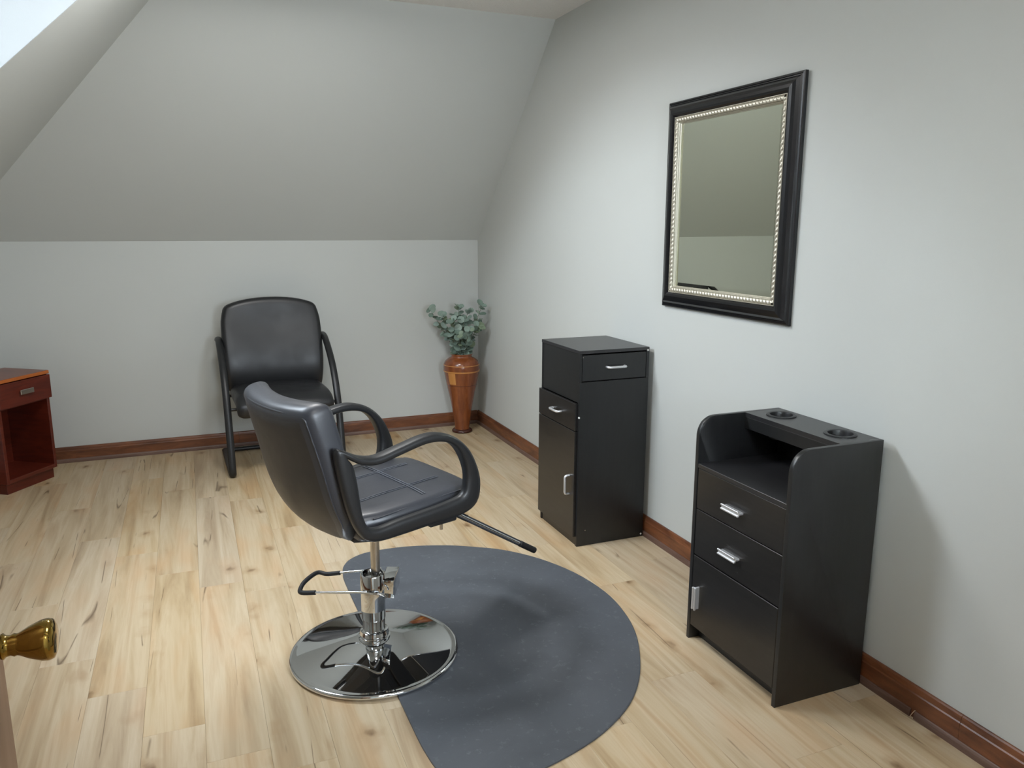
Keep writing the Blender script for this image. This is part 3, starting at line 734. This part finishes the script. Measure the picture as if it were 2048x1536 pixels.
# ------------------------------------------------------------------ wall mirror
my0, my1, mz0, mz1 = -3.442, -2.594, 1.186, 2.093
cy, cz_ = (my0+my1)/2, (mz0+mz1)/2; hy, hz = (my1-my0)/2, (mz1-mz0)/2
MR = thing('wall_mirror', 'framed wall mirror with black outer frame and silver rope liner on right wall', 'mirror', (-.004, cy, cz_))
MR.rotation_euler = (0, math.radians(-.28), 0)
def frame_bm(prof):
    """prof: list of (inset, depth); four mitred mouldings in one mesh"""
    bm = NB(); rings = []
    for ins, d in prof:
        rings.append([bm.verts.new((-d, s1*(hy-ins), s2*(hz-ins))) for s1, s2 in ((-1, -1), (1, -1), (1, 1), (-1, 1))])
    for a, b in zip(rings, rings[1:]):
        for k in range(4): bm.faces.new((a[k], a[(k+1) % 4], b[(k+1) % 4], b[k]))
    return bm
obj('outer_frame', frame_bm([(0, .0), (0, .013), (.003, .016), (.008, .017), (.010, .014), (.014, .0145), (.018, .019), (.028, .029), (.040, .035), (.052, .037), (.060, .035), (.066, .029), (.069, .026), (.069, .0)]), BFRAME, MR)
obj('silver_liner', frame_bm([(.069, .004), (.069, .0285), (.0715, .0285), (.073, .0215), (.0905, .0195), (.092, .0215), (.0945, .020), (.0965, .013), (.099, .012), (.099, .0)]), SILVER, MR)
# rope bead
def rope(a, b):
    a, b = Vector(a), Vector(b); L_ = (b-a).length; t = (b-a).normalized(); n = int(L_/.0031); m = 10
    e1 = Vector((1, 0, 0)); e2 = t.cross(e1); bm = NB(); rings = []
    for i in range(n+1):
        s_ = L_*i/n; ring = []
        for k in range(m):
            q = 2*PI*k/m; g_ = 1+.34*math.sin(2*PI*s_/.0195+math.sin(q)*1.9)
            ring.append(bm.verts.new(a+t*s_+e1*.0062*g_*math.cos(q)+e2*.0098*(.85+.15*g_)*math.sin(q)))
        rings.append(ring)
    for A_, B_ in zip(rings, rings[1:]):
        for k in range(m): bm.faces.new((A_[k], A_[(k+1) % m], B_[(k+1) % m], B_[k]))
    return bm
ri = .0815; xr = -.0235
cs = [(-1, -1), (1, -1), (1, 1), (-1, 1)]
for k in range(4):
    p, q = cs[k], cs[(k+1) % 4]
    obj('rope_moulding', rope((xr, p[0]*(hy-ri), p[1]*(hz-ri)), (xr, q[0]*(hy-ri), q[1]*(hz-ri))), SILVER, MR, 60)
bm = NB(); g = .097; bv = .018
rings = [[bm.verts.new((-d, s1*(hy-i_), s2*(hz-i_))) for s1, s2 in cs] for i_, d in ((g, .0060), (g, .0090), (g+bv, .0102))]
for a, b in zip(rings, rings[1:]):
    for k in range(4): bm.faces.new((a[k], a[(k+1) % 4], b[(k+1) % 4], b[k]))
bm.faces.new(rings[-1]); bm.faces.new(rings[0][::-1]); obj('mirror_glass', bm, MIRR, MR)

# ------------------------------------------------------------------ nightstand in the corner
NA = math.atan2(.819, .574)
u_ = Vector((math.cos(NA), math.sin(NA), 0)); n_ = Vector((math.sin(NA), -math.cos(NA), 0))
WN, DN, HN = .372, .31, .680
cr = Vector((-2.920, -.322, 0)); org = cr-u_*WN/2-n_*DN/2
NS = thing('nightstand', 'cherry wood nightstand with one drawer over an open cubby, far left', 'nightstand', org, NA)
# local: x along front (right +), y = away from front (+), front at y=-DN/2
hx, hy_ = WN/2, DN/2
def nbx(name, x0, x1, y0, y1, z0, z1, mat, par=NS, bev=.0015):
    bm = NB(); box(bm, x0, x1, y0, y1, z0, z1, bev); return obj(name, bm, mat, par)
nbx('top_panel', -hx-.004, hx+.004, -hy_-.010, hy_, HN-.022, HN, CHERRYT)
nbx('edge_band', -hx-.005, hx+.005, -hy_-.0125, -hy_-.0095, HN-.021, HN-.001, CHEDGE)
nbx('side_panel', -hx, -hx+.020, -hy_, hy_, .065, HN-.022, CHERRY); nbx('side_panel', hx-.020, hx, -hy_, hy_, .065, HN-.022, CHERRY)
nbx('back_panel', -hx+.02, hx-.02, hy_-.008, hy_, .065, HN-.022, CHERRY)
nbx('bottom_shelf', -hx+.02, hx-.02, -hy_, hy_-.008, .065, .088, CHERRY)
nbx('divider_shelf', -hx+.02, hx-.02, -hy_+.01, hy_-.008, .500, .515, CHERRY)
nbx('plinth', -hx+.012, hx-.012, -hy_+.020, hy_-.01, 0, .065, CHERRY)
dw = nbx('drawer', -hx+.001, hx+.003, -hy_-.018, -hy_-.0005, .512, HN-.026, CHERRY)
bm = NB(); box(bm, -.053, .043, -hy_-.038, -hy_-.031, .574, .603, .002); box(bm, -.045, -.037, -hy_-.032, -hy_-.017, .583, .593); box(bm, .027, .035, -hy_-.032, -hy_-.017, .583, .593)
obj('handle', bm, STEEL, dw)

# ------------------------------------------------------------------ vase
VX, VY = -.212, -.212
V = thing('floor_vase', 'tall glossy turned brown vase with light inlay bands in the room corner', 'vase', (VX, VY, 0))
VP = [(.058, .018), (.056, .04), (.062, .09), (.075, .18), (.092, .27), (.110, .35), (.124, .42), (.134, .475), (.1365, .500), (.134, .530), (.124, .553), (.104, .570), (.084, .580), (.078, .588), (.080, .598), (.084, .604), (.083, .608), (.078, .606), (.072, .590), (.095, .560), (.11, .5), (.05, .1), (0, .09)]
bm = NB(); lathe(bm, [(0, .016)]+VP, 56); obj('body', bm, VASE, V, 60)
bm = NB(); lathe(bm, [(0, 0), (.070, 0), (.077, .004), (.078, .012), (.072, .020), (.062, .026), (0, .026)], 48); obj('foot', bm, VDARK, V, 50)
for z0, z1, r0, r1 in ((.474, .484, .1345, .1365), (.523, .528, .1355, .1350)):
    bm = NB(); lathe(bm, [(r0-.005, z0), (r0+.0008, z0), ((r0+r1)/2+.0018, (z0+z1)/2), (r1+.0008, z1), (r1-.005, z1)], 56); obj('inlay_band', bm, VLIGHT, V, 50)
bm = NB()
def vr(z):
    for (a, b), (c, d) in zip(VP, VP[1:]):
        if b <= z <= d: return a+(c-a)*(z-b)/(d-b)
    return .1
a0 = math.atan2(-1, -.62); rows_ = []
for z in (.385, .40, .42, .44, .46, .472):
    rows_.append([bm.verts.new(((vr(z)+.0008)*math.cos(a), (vr(z)+.0008)*math.sin(a), z)) for a in [a0-.62+k*.06 for k in range(9)]])
for a, b in zip(rows_, rows_[1:]):
    for k in range(8): bm.faces.new((a[k], a[k+1], b[k+1], b[k]))
obj('inlay_patch', bm, VLIGHT, V, 60)
bm = NB(); lathe(bm, [(vr(.372)+.0002, .3715), (vr(.373)+.0010, .373), (vr(.375)+.0002, .3745)], 56); obj('groove_line', bm, VDARK, V, 60)

# ------------------------------------------------------------------ eucalyptus
EU = thing('eucalyptus_bunch', 'bunch of grey-green round-leaved eucalyptus stems standing in the brown vase', 'plant', (VX, VY, .50))
leafmeshes = []
for rr in (.019, .024, .029):
    bm = NB(); n = 9
    c = bm.verts.new((0, rr, -.003)); ring = []
    for k in range(n):
        a = 2*PI*k/n-PI/2; ring.append(bm.verts.new((rr*.95*math.cos(a), rr+rr*math.sin(a), .002*math.cos(2*a)+.003)))
    for k in range(n): bm.faces.new((c, ring[k], ring[(k+1) % n]))
    me = bpy.data.meshes.new('leaf'); 
    r_ = bmesh.ops.extrude_face_region(bm, geom=bm.faces[:]); bmesh.ops.translate(bm, verts=[v for v in r_['geom'] if isinstance(v, bmesh.types.BMVert)], vec=(0, 0, .0008))
    bmesh.ops.recalc_face_normals(bm, faces=bm.faces); bm.to_mesh(me); bm.free(); me.materials.append(LEAF); leafmeshes.append(me)
# camera-facing basis of the room is not used: tips are world offsets (x right, y back, z up) from the vase mouth
tips = [(-.23, .01, .335), (-.17, -.06, .30), (-.10, -.10, .27), (-.03, -.02, .36), (.035, -.05, .335), (.13, -.10, .37), (.10, -.10, .22), (-.13, .05, .22), (.02, -.14, .20), (-.06, -.13, .17), (.125, -.02, .25), (-.02, .08, .28), (.0, -.06, .25), (-.10, -.05, .16)]
rnd = random.Random(11)
for si, (tx, ty, tz) in enumerate(tips):
    mz = .10
    p0 = Vector((rnd.uniform(-.02, .02), rnd.uniform(-.02, .02), 0)); p1 = Vector((tx*.16, ty*.16, mz)); p2 = Vector((tx*.55, ty*.55, mz+tz*.5)); p3 = Vector((tx, ty, mz+tz))
    path = catmull([p0, p1, p2, p3], 6)
    bm = NB(); tube(bm, path, [.0028-.0018*i/len(path) for i in range(len(path))], 5); obj('stem', bm, STEM, EU, 60)
    pairs = max(4, int(tz/.036))
    for q in range(pairs+1):
        f = .36+.64*q/pairs; i = min(int(f*(len(path)-1)), len(path)-2); p = path[i].lerp(path[i+1], f*(len(path)-1)-i); d = (path[i+1]-path[i]).normalized()
        ang = q*1.9+si
        for s_ in ((0, PI) if q < pairs else (0, PI, PI/2)):
            if rnd.random() < .08: continue
            e = d.orthogonal().normalized(); e.rotate(Matrix.Rotation(ang+s_+rnd.uniform(-.3, .3), 3, d))
            ydir = (e+d*rnd.uniform(.1, .7)).normalized(); zdir = (d*.5-ydir*d.dot(ydir)*.5+Vector((-.25, -.75, .25))+Vector((rnd.uniform(-.5, .5), rnd.uniform(-.5, .5), rnd.uniform(-.5, .5)))); zdir = (zdir-ydir*zdir.dot(ydir)).normalized(); xdir = ydir.cross(zdir)
            pos = p
            tip = pos+ydir*.05
            if tip.x+VX > -.008 or tip.y+VY > -.012: continue
            o = bpy.data.objects.new('leaf', leafmeshes[rnd.choice((0, 1, 1, 2) if q > 1 else (1, 2, 2))]); COL.objects.link(o); o.parent = EU
            mm = Matrix((xdir, ydir, zdir)).transposed().to_4x4(); mm.translation = pos; o.matrix_local = mm
